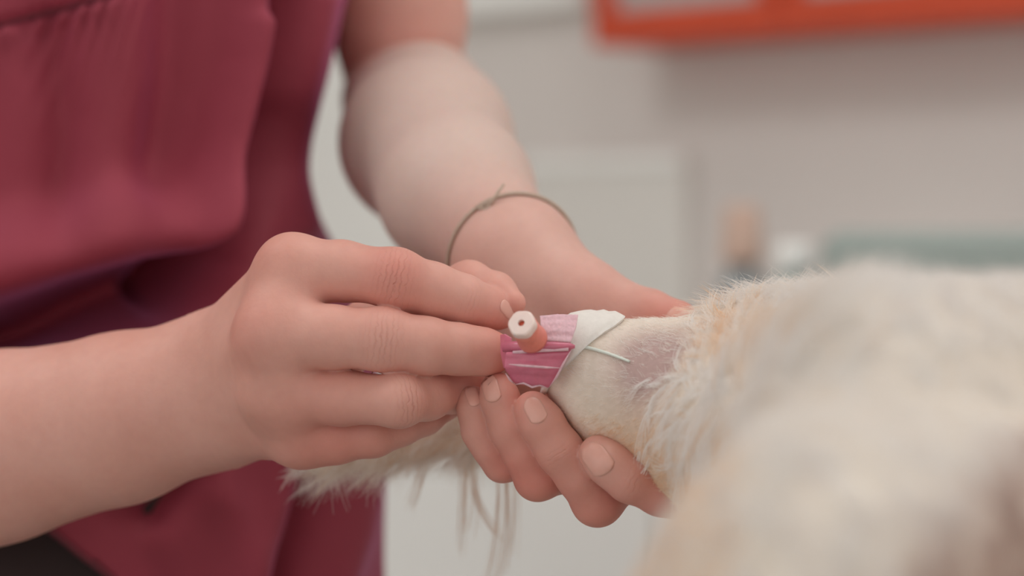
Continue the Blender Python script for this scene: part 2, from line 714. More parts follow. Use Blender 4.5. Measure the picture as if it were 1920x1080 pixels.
# teal case on the worktop
n0 = 0.42
s0, s1 = S(1535, n0), S(2080, n0)
zt = Z(1700, 432, n0)
t = on_wall('equipment_case', 'blurred teal case on the worktop above the dog', 'case', s0, HC)
L = s1 - s0
hT = zt - HC
MB().box(0, L, -n0, -0.1, 0.008, hT - 0.035, 0.01).build('body', M['teal'], t)
MB().box(-0.002, L + 0.002, -n0 - 0.002, -0.098, hT - 0.034, hT, 0.008).build('lid', M['tealtop'], t)
for x in (0.05, L - 0.05):
    for y in (-n0 + 0.05, -0.15):
        MB().box(x - 0.012, x + 0.012, y - 0.012, y + 0.012, 0, 0.008).build('foot', M['slate'], t)

# bottle with an orange cap
n1 = 0.34
t = on_wall('bottle', 'slate grey bottle with an orange cap on the worktop', 'bottle', S(1392, n1), HC)
zb = Z(1392, 385, n1) - HC
MB().lathe([(0.004, 0.0), (0.021, 0.0), (0.024, 0.004), (0.024, zb * 0.55), (0.018, zb * 0.66), (0.011, zb * 0.7), (0.011, zb * 0.74)], 28, (0, -n1, 0)).build('body', M['slate'], t, True)
MB().lathe([(0.01, zb * 0.74), (0.015, zb * 0.74), (0.016, zb * 0.77), (0.014, zb * 0.97), (0.012, zb), (0.002, zb)], 28, (0, -n1, 0)).build('cap', M['orange'], t, True)
t = on_wall('bottle', 'pale slim bottle standing between the orange capped bottle and the teal case', 'bottle', S(1490, n1), HC)
zb = Z(1478, 455, n1) - HC
MB().lathe([(0.004, 0.0), (0.019, 0.0), (0.021, 0.004), (0.021, zb * 0.7), (0.015, zb * 0.8), (0.01, zb * 0.84)], 28, (0, -n1, 0)).build('body', M['tealtop'], t, True)
MB().lathe([(0.008, zb * 0.84), (0.014, zb * 0.84), (0.014, zb * 0.98), (0.012, zb), (0.002, zb)], 28, (0, -n1, 0)).build('cap', M['white'], t, True)

# examination table, just under the frame
TZ = 0.905
t = thing('examination_table', 'steel examination table the dog lies on, below the hands', 'table', (0.62, 0.7, 0))
MB().box(-0.66, 0.56, -0.33, 0.235, TZ - 0.04, TZ - 0.012, 0.004).build('tabletop', M['steel'], t)
MB().box(-0.64, 0.54, -0.315, 0.22, TZ - 0.012, TZ, 0.004).build('mat', M['mat'], t)
MB().box(-0.12, 0.12, -0.1, 0.1, 0.05, TZ - 0.04, 0.01).build('column', M['steel'], t)
MB().box(-0.45, 0.45, -0.22, 0.22, 0, 0.05, 0.01).build('base', M['steel'], t)

# ------------------------------------------------------------------ the vet
VX = P(120, 430, 1.09)
vet = thing('person', 'person in a maroon scrub top holding a pink catheter against the dog leg', 'person', (VX[0], 1.09, 0))

# right arm: forearm coming in from the left, wrist bent, fingers pinching
r_wr = J(415, 735, 50, 96)
rf_top = [J(-520, 905, 120, 150), J(-200, 865, 90, 150), J(0, 805, 72, 130), J(230, 750, 58, 108), J(400, 688, 50, 88)]
rf_bot = [J(-520, 960, 120, 160), J(-200, 915, 90, 158), J(0, 868, 72, 132), J(230, 815, 58, 114), J(400, 775, 50, 90)]
RI, RM, RR, RP = J(548, 508, 5, 58), J(515, 625, -3, 58), J(528, 735, 4, 54), J(566, 812, 14, 54)
palm_r = Group([
    Cone(J(400, 690, 50, 84), RI), Cone(J(405, 715, 48, 82), RM), Cone(J(410, 750, 50, 82), RR), Cone(J(415, 775, 52, 84), RP),
    Cone(RI, RM), Cone(RM, RR), Cone(RR, RP),
    Cone(J(430, 720, 55, 84), J(600, 700, 48, 62)), Cone(J(600, 700, 48, 60), J(580, 790, 40, 58)),
], 0.010)
idx_r = chain([RI, J(640, 508, 3, 54), J(742, 522, -4, 54), J(812, 545, 3, 49), J(868, 562, 6, 44), J(915, 578, 11, 37), J(938, 586, 13, 31)], 0.004)
mid_r = chain([RM, J(620, 632, -7, 57), J(718, 636, -10, 57), J(800, 649, -7, 51), J(862, 655, -3, 45), J(908, 660, 0, 41), J(926, 662, 2, 36)], 0.004)
rin_r = chain([RR, J(640, 745, -2, 50), J(748, 752, -11, 47), J(800, 742, 1, 43), J(850, 731, 14, 40), J(895, 714, 24, 30)], 0.004)
pin_r = chain([RP, J(630, 818, 12, 49), J(700, 812, 10, 42), J(750, 795, 14, 38), J(795, 780, 19, 33), J(838, 760, 27, 28)], 0.004)
thu_r = chain([J(560, 700, 50, 66), J(700, 610, 42, 52), J(800, 560, 34, 42), J(880, 532, 25, 40), J(930, 548, 18, 34), J(962, 568, 12, 24)], 0.004)
fingers_r = Group([idx_r, mid_r, rin_r, pin_r, thu_r], 0.0008)
hand_r = Group([palm_r, fingers_r], 0.005)
fore_r = Group([chain(rf_top, 0.006), chain(rf_bot, 0.006)], 0.03)
arm_r = Group([hand_r, fore_r], 0.012)

# left arm: upper arm straight down, forearm towards the lens, hand cupped under the dog's leg
upper_l = chain([J(738, -420, 300, 118), J(728, -120, 310, 114), J(748, 30, 316, 110), J(752, 150, 318, 104)], 0.02)
fore_l = Group([
    Cone(J(740, 190, 305, 100), J(795, 262, 222, 146)), Cone(J(800, 190, 262, 110), J(812, 270, 215, 142)),
    Cone(J(795, 268, 218, 147), J(856, 362, 150, 136)), Cone(J(856, 362, 150, 136), J(965, 480, 74, 97)),
], 0.012)
LI, LM, LR, LP = J(1302, 737, 25, 52), J(1222, 800, 32, 54), J(1140, 832, 36, 52), J(1058, 832, 38, 46)
wl = J(968, 485, 73, 95)
palm_l = Group([
    Cone(wl, LI), Cone(J(968, 490, 72, 92), LM), Cone(J(962, 498, 72, 88), LR), Cone(J(955, 500, 72, 82), LP),
    Cone(LI, LM), Cone(LM, LR), Cone(LR, LP),
    Cone(J(975, 500, 68, 80), J(1090, 565, 46, 66)), Cone(J(960, 520, 66, 75), J(1010, 720, 44, 62)),
], 0.010)
thu_l = chain([J(1000, 515, 66, 78), J(1105, 552, 48, 56), J(1165, 574, 43, 44), J(1218, 590, 37, 43), J(1270, 604, 31, 35), J(1302, 618, 27, 27)], 0.005)
idx_l = chain([LI, J(1310, 850, 8, 47), J(1300, 940, -10, 42), J(1238, 924, -14, 40), J(1180, 898, -17, 41), J(1141, 869, -17, 38), J(1120, 851, -15, 35)], 0.004)
mid_l = chain([LM, J(1180, 880, 14, 49), J(1120, 938, -1, 46), J(1086, 892, -6, 41), J(1050, 846, -8, 41), J(1016, 793, -8, 38), J(999, 768, -7, 35)], 0.004)
rin_l = chain([LR, J(1080, 875, 18, 46), J(1008, 895, 3, 41), J(982, 850, 0, 36), J(956, 802, -1, 35), J(938, 748, 0, 33), J(932, 728, 1, 30)], 0.004)
pin_l = chain([LP, J(1000, 858, 22, 40), J(942, 868, 10, 33), J(918, 838, 7, 30), J(898, 808, 6, 29), J(888, 764, 6, 28), J(885, 750, 7, 26)], 0.004)
fingers_l = Group([thu_l, idx_l, mid_l, rin_l, pin_l], 0.0005)
hand_l = Group([palm_l, fingers_l], 0.005)
arm_l = Group([Group([fore_l, upper_l], 0.004), hand_l], 0.012)

# torso and legs under the clothes
CX, CY = VX[0], 1.09


def pt(x, y, z, r):
    return (np.array([CX + x, CY + y, z]), r)


sh_l = J(738, -420, 300, 118)
trunk = Group([
    Cone(pt(-0.05, 0.045, 0.92, 0.05), pt(-0.05, 0.04, 1.3, 0.055)), Cone(pt(0.02, 0.045, 0.92, 0.05), pt(0.03, 0.04, 1.3, 0.055)),
    Cone(pt(-0.10, 0.01, 1.36, 0.055), pt(0.09, 0.01, 1.36, 0.055)), Cone(pt(0, 0.01, 1.36, 0.06), pt(0, 0.0, 1.5, 0.05)),
    Cone((sh_l[0], 0.028), pt(0.09, 0.01, 1.36, 0.045)),
    Cone(pt(-0.10, 0.01, 1.36, 0.05), (J(-520, 930, 122, 160)[0], 0.036)),
    Cone(pt(-0.07, 0, 0.9, 0.08), pt(-0.08, 0.01, 0.1, 0.045)), Cone(pt(0.05, 0, 0.9, 0.08), pt(0.06, 0.01, 0.1, 0.045)),
], 0.03)


def bounds(*js):
    a = np.array([j[0] for j in js])
    return a


Vr, Fr = surface(arm_r, P(-560, 1230, FD + 0.20) - np.array([0.01, 0.24, 0.01]), P(1010, 400, FD + 0.2) + 0.01, 0.0009)
Vl, Fl = surface(arm_l, P(560, 1040, FD - 0.03) - np.array([0.045, 0.02, 0.0]), P(1390, -560, FD + 0.38) + 0.0, 0.0009)
Vt, Ft = surface(trunk, (CX - 0.35, CY - 0.35, 0.03), (CX + 0.30, CY + 0.25, 1.58), 0.008)

# skin attributes: creases over the knuckles, flushed knuckles and fingertips
VB = np.concatenate([Vr, Vl, Vt])
FB = np.concatenate([Fr, Fl + len(Vr), Ft + len(Vr) + len(Vl)])
ct = np.zeros(len(VB))
cmk = np.zeros(len(VB))
flush = np.zeros(len(VB))


def crease(c, nxt, prv, wl_, wd, facing, amp):
    ax = nrm(nxt - prv)
    q = VB - c
    sel = np.linalg.norm(q, axis=1) < 0.03
    qs = q[sel]
    tt = qs @ ax
    lat = qs - tt[:, None] * ax
    fn = nrm(facing - ax * np.dot(facing, ax))
    up = lat @ fn
    side = np.linalg.norm(lat - up[:, None] * fn, axis=1)
    m = amp * np.exp(-(tt / wl_) ** 2 - (side / wd) ** 2) * (up > 0)
    cur = cmk[sel]
    new = m > cur
    idx = np.where(sel)[0]
    ct[idx[new]] = tt[new] * 1000
    cmk[idx[new]] = m[new]


toc = -FW
for (c, b_, a_, wl_, wd, am) in (
        (J(738, 520, -3, 0), J(868, 562, 6, 0), J(640, 513, 3, 0), 0.0055, 0.0085, 0.9),
        (J(718, 634, -10, 0), J(862, 655, -3, 0), J(620, 632, -7, 0), 0.0055, 0.0085, 0.75),
        (J(748, 752, -6, 0), J(850, 733, 13, 0), J(640, 745, -1, 0), 0.0045, 0.0075, 0.9),
        (J(868, 562, 6, 0), J(938, 586, 13, 0), J(812, 545, 3, 0), 0.003, 0.006, 0.3),
        (J(1042, 846, -5, 0), J(1000, 774, -4, 0), J(1118, 936, 0, 0), 0.003, 0.006, 0.3),
        (J(1178, 896, -11, 0), J(1120, 851, -9, 0), J(1296, 937, -6, 0), 0.003, 0.006, 0.3)):
    crease(c[0], b_[0], a_[0], wl_, wd, toc, am)
for (j, rad, am) in ((J(735, 515, -12, 0), 0.012, 0.6), (J(470, 620, -8, 0), 0.012, 0.5), (J(505, 480, 0, 0), 0.010, 0.3),
                     (J(950, 665, 0, 0), 0.010, 0.9), (J(945, 588, 10, 0), 0.010, 0.5), (J(620, 850, 2, 0), 0.022, 0.55),
                     (J(890, 715, 20, 0), 0.012, 0.6), (J(1110, 545, 40, 0), 0.012, 0.5), (J(1245, 615, 26, 0), 0.016, 0.9),
                     (J(1130, 960, -5, 0), 0.016, 0.5), (J(1010, 910, -5, 0), 0.012, 0.5), (J(945, 880, 0, 0), 0.012, 0.6),
                     (J(1250, 930, -12, 0), 0.018, 0.5), (J(985, 755, -10, 0), 0.012, 0.4)):
    flush += am * np.exp(-(np.linalg.norm(VB - j[0], axis=1) / rad) ** 2)
flush = np.clip(flush, 0, 1)
# light and haze on the left forearm, painted in as paler skin
fa, fb = J(800, 240, 230, 0)[0], J(1010, 500, 66, 0)[0]
tq = np.clip(((VB - fa) @ (fb - fa)) / ((fb - fa) @ (fb - fa)), 0, 1)
dq = np.linalg.norm(VB - (fa + tq[:, None] * (fb - fa)), axis=1)
pale = np.clip((0.075 - dq) / 0.035, 0, 1) * (np.arange(len(VB)) >= len(Vr)) * (0.78 - 0.5 * np.clip((tq - 0.6) / 0.4, 0, 1))
mesh_obj('body', VB, FB, M['skin'], vet, True, {'crease_t': ct, 'crease_m': cmk, 'flush': flush, 'pale': pale})


# fingernails
def nail(f, base_px, tip_px, dz, width_px, facing=None, label=None):
    """thin curved plate on the finger's surface from cuticle (base) to free edge (tip)"""
    b0 = P(base_px[0], base_px[1], FD + dz / 1000)
    t0 = P(tip_px[0], tip_px[1], FD + dz / 1000)
    ax = nrm(t0 - b0)
    fn = nrm(facing if facing is not None else toc)
    fn = nrm(fn - ax * np.dot(fn, ax))
    side = np.cross(ax, fn)
    L = np.linalg.norm(t0 - b0)
    W = width_px * FD / FOC / 2
    nu, nv = 13, 15
    pts = []
    for i in range(nu):
        u = -1 + 2 * i / (nu - 1)
        for j in range(nv):
            v = j / (nv - 1)
            e = 1 - abs(u) ** 3 * 0.30
            lo_ = 0.16 * abs(u) ** 2.5
            vv = lo_ + (e - lo_) * v
            pts.append(b0 + ax * L * vv + side * W * u * (0.93 + 0.07 * math.sin(vv * 3.1)) + fn * 0.016)
    top = march(f, np.array(pts), -fn)
    sink = np.array([0.00012 if (j in (0,) or i in (0, nu - 1)) else 0.0004 for i in range(nu) for j in range(nv)])
    tp = top + fn * sink[:, None]
    bt = top - fn * 0.0006
    F1 = grid_faces(nu, nv)
    n = nu * nv
    rim = [i * nv for i in range(nu)] + [(nu - 1) * nv + j for j in range(1, nv)] + [i * nv + nv - 1 for i in range(nu - 2, -1, -1)] + [j for j in range(nv - 2, 0, -1)]
    F = [tuple(q) for q in F1] + [tuple(q[::-1] + n) for q in F1]
    for k in range(len(rim)):
        a, b = rim[k], rim[(k + 1) % len(rim)]
        F.append((a, a + n, b + n, b))
    o = mesh_obj('fingernail', np.concatenate([tp, bt]), F, M['nail'], vet)
    if label:
        o['label'] = label
    return o


nail(mid_l, (1015, 790), (991, 746), -10, 36)
nail(rin_l, (927, 754), (913, 702), -6, 32)
nail(pin_l, (893, 762), (878, 724), -2, 24)
nail(idx_l, (1138, 885), (1100, 834), -18, 48)
nail(idx_r, (938, 571), (968, 583), 6, 27, nrm(UP * 0.6 - FW))
nail(thu_l, (1250, 590), (1308, 610), 24, 36, nrm(UP * 0.8 - FW * 0.5))

# bracelet
bc, _ = J(962, 482, 75, 0)
bax = nrm(J(965, 480, 74, 0)[0] - J(860, 365, 150, 0)[0])
bu = nrm(np.cross(bax, UP))
bv = np.cross(bax, bu)
ang = np.linspace(0, 2 * np.pi, 72, endpoint=False)
st = bc + 0.045 * (np.cos(ang)[:, None] * bu + np.sin(ang)[:, None] * bv)
loop = march(Group([fore_l, palm_l], 0.012), st, bc - st)
loop = loop + nrm(st - bc) * 0.0009
Vb, Fb = tube_geo(np.concatenate([loop, loop[:2]]), 0.0008, 8, False)
br = mesh_obj('bracelet', Vb, Fb, M['cord'], vet)
br['label'] = 'thin brown cord bracelet'
# loose cord end and the little clasp
vis = np.array([np.dot(q - bc, toc) + np.dot(q - bc, UP) * 0.6 - abs(np.dot(q - P(905, 405, FD + 0.07), [1, 0, 0])) * 4 for q in loop])
ks = loop[int(np.argmin([np.linalg.norm((q - P(905, 408, np.dot(q - CAM, FW)))) + (0 if np.dot(q - bc, toc) > 0 else 1) for q in loop]))]
dk = float(np.dot(ks - CAM, FW))
kn = MB()
for e1, e2 in (((920, 380), (945, 345)), ((912, 392), (930, 372))):
    kn.add(*tube_geo([ks, P(e1[0], e1[1], dk - 0.003), P(e2[0], e2[1], dk - 0.002)], [0.0009, 0.0007, 0.0005], 6))
kn.build('cord_end', M['cord'], br, True, local=False)
cl = loop[int(np.argmax(loop[:, 0]))]
nn = nrm(cl - bc)
a_ = np.linspace(0, np.pi, 9)
cb = MB()
cb.lathe([(0.0001, -0.0022), (0.0012, -0.0019), (0.0019, -0.0009), (0.0019, 0.0009), (0.0012, 0.0019), (0.0001, 0.0022)], 14, cl + nn * 0.001)
cb.build('clasp', M['silver'], br, True, local=False)


# ------------------------------------------------------------------ clothing
def smooth(x, a, b):
    t_ = np.clip((x - a) / (b - a), 0, 1)
    return t_ * t_ * (3 - 2 * t_)


def pix(p):
    q = p - CAM
    d = q @ FW
    return 960 + FOC * q[:, 0] / d, 540 - FOC * (q @ UP) / d, d


def seg_field(x, y, pts, wd):
    """gaussian of the distance to a polyline plus signed side (positive = right/below of travel)"""
    best = np.full(x.shape, 1e9)
    sg = np.zeros(x.shape)
    for (ax_, ay_), (bx_, by_) in zip(pts[:-1], pts[1:]):
        dx, dy = bx_ - ax_, by_ - ay_
        l2 = dx * dx + dy * dy
        t_ = np.clip(((x - ax_) * dx + (y - ay_) * dy) / l2, 0, 1)
        ex, ey = x - (ax_ + t_ * dx), y - (ay_ + t_ * dy)
        d_ = np.hypot(ex, ey)
        c_ = np.sign(dx * ey - dy * ex)
        m = d_ < best
        best[m] = d_[m]
        sg[m] = c_[m]
    return np.exp(-(best / wd) ** 2), best * sg


def scrub_folds(x, y):
    h = np.zeros(x.shape)

    def rid(pts, wd, am):
        return am * seg_field(x, y, pts, wd)[0]
    # long soft vertical folds of the upper front
    h += rid([(470, -100), (440, 120), (390, 300), (360, 430)], 32, 17)
    h += rid([(560, -100), (520, 120), (490, 300), (420, 470), (330, 560)], 38, -32)
    h += rid([(510, 220), (455, 360), (385, 470)], 36, -24)
    h += rid([(455, 50), (400, 260), (362, 385)], 20, 8)
    h += rid([(215, -60), (225, 150), (200, 400)], 55, 9)
    h += rid([(90, 60), (120, 220), (110, 380)], 45, -9)
    h += rid([(335, -60), (320, 150), (290, 330)], 48, -8)
    h += rid([(610, 0), (572, 180), (560, 320), (580, 420)], 26, 5)
    # blouson overhang: cloth bellies out, then drops back into a deep pocket of shade
    f_, s_ = seg_field(x, y, [(-300, 590), (-60, 545), (120, 485), (260, 448), (360, 430), (440, 410)], 1)
    fade = smooth(x, 470, 300)
    h += fade * 26 * np.exp(-((s_ + 48) / 55) ** 2)
    h -= fade * 60 * np.exp(-((s_ - 92) / 76) ** 2)
    # swag under it
    h += rid([(-300, 720), (0, 692), (200, 668), (400, 612), (520, 560)], 26, 14)
    # skirt of the top below the forearm
    h += rid([(380, 860), (430, 960), (470, 1100)], 45, 7)
    h += rid([(290, 960), (330, 915), (360, 880)], 34, -14)
    h += rid([(600, 880), (565, 1000), (520, 1120)], 28, -15)
    h += rid([(540, 860), (500, 1000), (440, 1150)], 36, 6)
    h += rid([(690, 860), (660, 1000), (610, 1150)], 34, 9)
    h += rid([(240, 980), (300, 1100)], 40, -5)
    # gathers under the seam
    dseam = y - (45 - 0.25 * x)
    gm = smooth(dseam, -6, 14) * np.exp(-np.maximum(dseam, 0) / 70.0) * smooth(x, 330, 160)
    h += gm * 3.6 * np.sin((x + 0.35 * dseam) / 5.6 + 1.5 * np.sin(x / 31.0))
    gu = smooth(-dseam, 4, 14) * np.exp(-np.maximum(-dseam, 0) / 40.0) * smooth(x, 330, 160)
    h += gu * 1.6 * np.sin((x - 0.2 * dseam) / 5.2)
    h += -5.0 * np.exp(-(dseam / 8.0) ** 2) * smooth(x, 360, 200)
    return h / 1000.0


ED = [(-1400, 640), (-900, 690), (-300, 690), (-100, 655), (0, 640), (100, 622), (200, 592), (300, 566), (360, 575), (420, 600), (470, 622),
      (560, 655), (700, 690), (880, 720), (1080, 716), (1400, 740), (1800, 760)]
ey = np.array([e[0] for e in ED], float)
ex = np.array([e[1] for e in ED], float)


def garment(z0, z1, shrink, nz, nt, folds=True):
    z = np.linspace(z0, z1, nz)
    py = 430 - (z - 1.05) * FOC / 1.07
    edge = np.interp(py, ey, ex)
    edge = np.convolve(np.pad(edge, 6, 'edge'), np.ones(13) / 13, 'valid')
    xr = (edge - 960) / FOC * 1.075
    top = smooth(z, 1.33, 1.44)
    a = (xr - CX) * (1 - 0.55 * top) - shrink
    b = 0.108 * (1 - 0.35 * top) - shrink + 0.012 * smooth(z, 1.0, 0.85)
    th = np.linspace(0, 2 * np.pi, nt, endpoint=False)
    # more samples on the front half
    th = th - 0.0
    th = th + 0.35 * np.sin(2 * th) * 0.0
    c_, s_ = np.cos(th), np.sin(th)
    ex_ = 0.8
    ux = np.sign(c_) * np.abs(c_) ** ex_
    uy = -np.sign(s_) * np.abs(s_) ** ex_
    Pn = np.empty((nt, nz, 3))
    Pn[..., 0] = CX + ux[:, None] * a[None]
    Pn[..., 1] = CY + uy[:, None] * b[None] - 0.012 * smooth(z, 1.05, 0.9)[None] * (uy[:, None] < 0)
    Pn[..., 2] = z[None]
    nx = ux[:, None] / np.maximum(a[None], 0.02)
    ny = uy[:, None] / np.maximum(b[None], 0.02)
    N = nrm(np.stack([nx * np.ones_like(Pn[..., 0]), ny * np.ones_like(Pn[..., 0]), np.zeros_like(Pn[..., 0])], -1))
    if folds:
        flat = Pn.reshape(-1, 3)
        x_, y_, _d = pix(flat)
        hh = scrub_folds(x_, y_).reshape(nt, nz)
        w_ = smooth(-uy, 0.0, 0.35)[:, None]
        back = (0.004 * np.sin(th * 9)[:, None] * np.sin(z * 30)[None]) * (1 - w_)
        Pn = Pn + N * (hh * w_ + back)[..., None] + np.array([0, 0, 0])
        # overhang: let the bellied cloth droop a little
        x_, y_, _d = pix(flat)
        f_, s2 = seg_field(x_, y_, [(-300, 590), (-60, 545), (120, 485), (260, 448), (360, 430), (440, 410)], 1)
        droop = (smooth(x_, 480, 330) * np.exp(-((s2 + 30) / 50) ** 2)).reshape(nt, nz) * w_
        Pn[..., 2] -= 0.012 * droop
    return Pn


G = garment(0.80, 1.445, 0.0, 330, 460)
nt, nz = G.shape[:2]
gf = grid_faces(nt, nz, True)[:, ::-1]
# side slit: the hem falls away at the lower left, showing the trousers
x_, y_, _d = pix(G.reshape(-1, 3))
front = G.reshape(-1, 3)[:, 1] < CY
cut = front & ((y_ - 985) > (x_ - 75) * (95.0 / 125.0)) & (x_ < 260) & (y_ > 940)
gf = gf[~cut[gf].any(1)]
top = mesh_obj('scrub_top', G.reshape(-1, 3), gf, M['scrub'], vet)
top['label'] = 'maroon scrub top with gathered seam'
sm = top.modifiers.new('thickness', 'SOLIDIFY')
sm.thickness = 0.0012
sm.offset = -1
# seam band above the gathers
ii = []
for xq in np.linspace(-200, 260, 60):
    yq = 45 - 0.25 * xq
    k = np.argmin((x_ - xq) ** 2 + (y_ - yq) ** 2 + (~front) * 1e9)
    ii.append(G.reshape(-1, 3)[k] - np.array([0, 0.0006, 0]))
ii = np.array(ii)
ii = np.stack([np.convolve(np.pad(ii[:, a], 3, 'edge'), np.ones(7) / 7, 'valid') for a in range(3)], 1)
Vs, Fs = tube_geo(ii, 0.0011, 6)
mesh_obj('seam', Vs, Fs, M['seam'], top)
# hem cord along the slit edge
ii = []
for xq in np.linspace(76, 255, 50):
    yq = 985 + (xq - 75) * 95.0 / 125.0 - 3
    k = np.argmin((x_ - xq) ** 2 + (y_ - yq) ** 2 + (~front) * 1e9)
    ii.append(G.reshape(-1, 3)[k])
ii = np.array(ii)
ii = np.stack([np.convolve(np.pad(ii[:, a], 4, 'edge'), np.ones(9) / 9, 'valid') for a in range(3)], 1)
Vs, Fs = tube_geo(ii, 0.0012, 6)
mesh_obj('hem', Vs, Fs, M['seam'], top)
# sleeves, above the frame
for a_j, b_j, r0, r1 in (((np.array([CX + 0.07, CY + 0.01, 1.39])), sh_l[0] + np.array([0, 0, -0.0]), 0.062, 0.042),
                         ((np.array([CX - 0.09, CY + 0.01, 1.39])), np.array([CX - 0.155, CY - 0.0, 1.24]), 0.062, 0.055)):
    Vs, Fs = tube_geo([a_j, a_j * 0.6 + b_j * 0.4, b_j * 0.9 + a_j * 0.1, b_j], [r0, r0 * 0.95, r1, r1 * 1.02], 28, False)
    o = mesh_obj('sleeve', Vs, Fs, M['scrub'], top)
    s_ = o.modifiers.new('thickness', 'SOLIDIFY')
    s_.thickness = 0.0015
# trousers
tr = MB()
Gp = garment(0.62, 1.0, 0.013, 40, 90, False)
tr.add(Gp.reshape(-1, 3), grid_faces(90, 40, True)[:, ::-1])
for sx, sx2 in ((-0.07, -0.08), (0.055, 0.06)):
    tr.add(*tube_geo([np.array([CX + sx, CY, 0.72]), np.array([CX + sx, CY, 0.6]), np.array([CX + sx2, CY, 0.3]), np.array([CX + sx2, CY, 0.06])], [0.1, 0.1, 0.085, 0.085], 28))
o = tr.build('trousers', M['trousers'], vet, True, local=False)
o['label'] = 'dark brown-black trousers'
for sx in (-0.08, 0.06):
    s_ = MB()
    s_.box(CX + sx - 0.045, CX + sx + 0.045, CY - 0.18, CY + 0.07, 0.0, 0.07, 0.02)
    s_.build('shoe', M['white'], vet, local=False)

# ------------------------------------------------------------------ the dog
leg = Group([
    Cone(J(1062, 668, 2, 60), J(1160, 724, 2, 92)), Cone(J(1160, 724, 2, 92), J(1285, 782, 5, 130)),
    Cone(J(1285, 782, 5, 130), J(1440, 810, -32, 178)), Cone(J(1440, 810, -32, 178), J(1710, 805, -205, 225)),
    Cone(J(1285, 730, 2, 80), J(1440, 695, -8, 105)), Cone(J(1440, 728, -6, 98), J(1560, 706, -32, 104)), Cone(J(1560, 706, -32, 104), J(1690, 716, -120, 112)),
    Cone(J(1710, 805, -205, 225), J(1990, 835, -200, 268)), Cone(J(1990, 835, -200, 268), J(2600, 880, -130, 330)),
    Cone(J(1530, 1110, -285, 240), J(1850, 1140, -270, 250)), Cone(J(1530, 1110, -285, 240), J(1710, 840, -205, 225)),
    Cone(J(1850, 1140, -270, 250), J(2600, 1050, -150, 300)), Cone(J(1395, 1270, -270, 255), J(1560, 1120, -285, 230)),
], 0.022)
tail = chain([(np.array([0.20, 0.74, 0.99]), 0.022), J(1500, 800, 60, 66), J(1150, 800, 88, 46), J(880, 806, 88, 42), J(700, 842, 80, 33), J(610, 862, 76, 24), J(580, 872, 74, 12)], 0.006)


def q(x, y, z, r):
    return (np.array([x, y, z]), r)


rest = Group([
    Cone(q(0.27, 0.73, 1.0, 0.075), q(0.42, 0.74, 1.005, 0.092)), Cone(q(0.42, 0.74, 1.005, 0.092), q(0.70, 0.74, 1.01, 0.10)),
    Cone(q(0.70, 0.74, 1.01, 0.10), q(0.82, 0.75, 1.03, 0.075)), Cone(q(0.82, 0.75, 1.03, 0.07), q(0.92, 0.76, 1.03, 0.062)),
    Cone(q(0.92, 0.76, 1.03, 0.062), q(1.0, 0.74, 1.0, 0.036)), Cone(q(1.0, 0.74, 1.0, 0.034), q(1.05, 0.73, 0.985, 0.024)),
    Cone(q(0.92, 0.70, 1.05, 0.02), q(0.90, 0.67, 1.0, 0.024), (0, 1, 0), 1.8), Cone(q(0.92, 0.82, 1.05, 0.02), q(0.90, 0.85, 1.0, 0.024), (0, 1, 0), 1.8),
    Cone(q(0.72, 0.69, 0.97, 0.05), q(0.78, 0.58, 0.945, 0.032)), Cone(q(0.78, 0.58, 0.945, 0.03), q(0.92, 0.55, 0.93, 0.022)),
    Cone(q(0.92, 0.55, 0.93, 0.022), q(0.97, 0.55, 0.925, 0.022)),
    Cone(q(0.74, 0.79, 0.97, 0.05), q(0.86, 0.85, 0.94, 0.03)), Cone(q(0.86, 0.85, 0.94, 0.028), q(1.0, 0.86, 0.93, 0.021)),
], 0.03)
dog_f = Group([leg, tail, rest], 0.02)
Vd, Fd = surface(dog_f, (-0.09, 0.45, 0.88), (1.1, 0.98, 1.15), 0.003)
xd, yd, dd = pix(Vd)
axl = lambda p: None


def bump_at(px, py, dz, r, V):
    return np.exp(-(np.linalg.norm(V - P(px, py, FD + dz / 1000), axis=1) / r) ** 2)


bare = np.clip(bump_at(1222, 690, -18, 0.014, Vd) * 1.3 + bump_at(1275, 715, -24, 0.014, Vd) * 0.9, 0, 1)
tan = np.clip(bump_at(1385, 655, -24, 0.016, Vd) * 0.95 + bump_at(1300, 830, -30, 0.026, Vd) * 0.8 + bump_at(1200, 850, -10, 0.016, Vd) * 0.4 + bump_at(900, 830, 80, 0.06, Vd) * 0.55, 0, 1)
dog = thing('dog', 'cream long-haired dog lying on its side with its bandaged hind leg held out', 'dog', (0.45, 0.72, TZ))
mesh_obj('body', Vd, Fd, M['hide'], dog, True, {'bare': bare, 'tan': tan})
# eyes and nose, beyond the frame
MB().lathe([(0.0005, -0.009), (0.009, -0.004), (0.011, 0.002), (0.007, 0.008), (0.0005, 0.01)], 14, (1.068, 0.727, 0.99)).build('nose', M['slate'], dog, True, local=False)
for y in (0.705, 0.775):
    MB().lathe([(0.0005, -0.006), (0.005, -0.003), (0.006, 0.0), (0.005, 0.003), (0.0005, 0.006)], 12, (0.985, y, 1.025)).build('eye', M['slate'], dog, True, local=False)


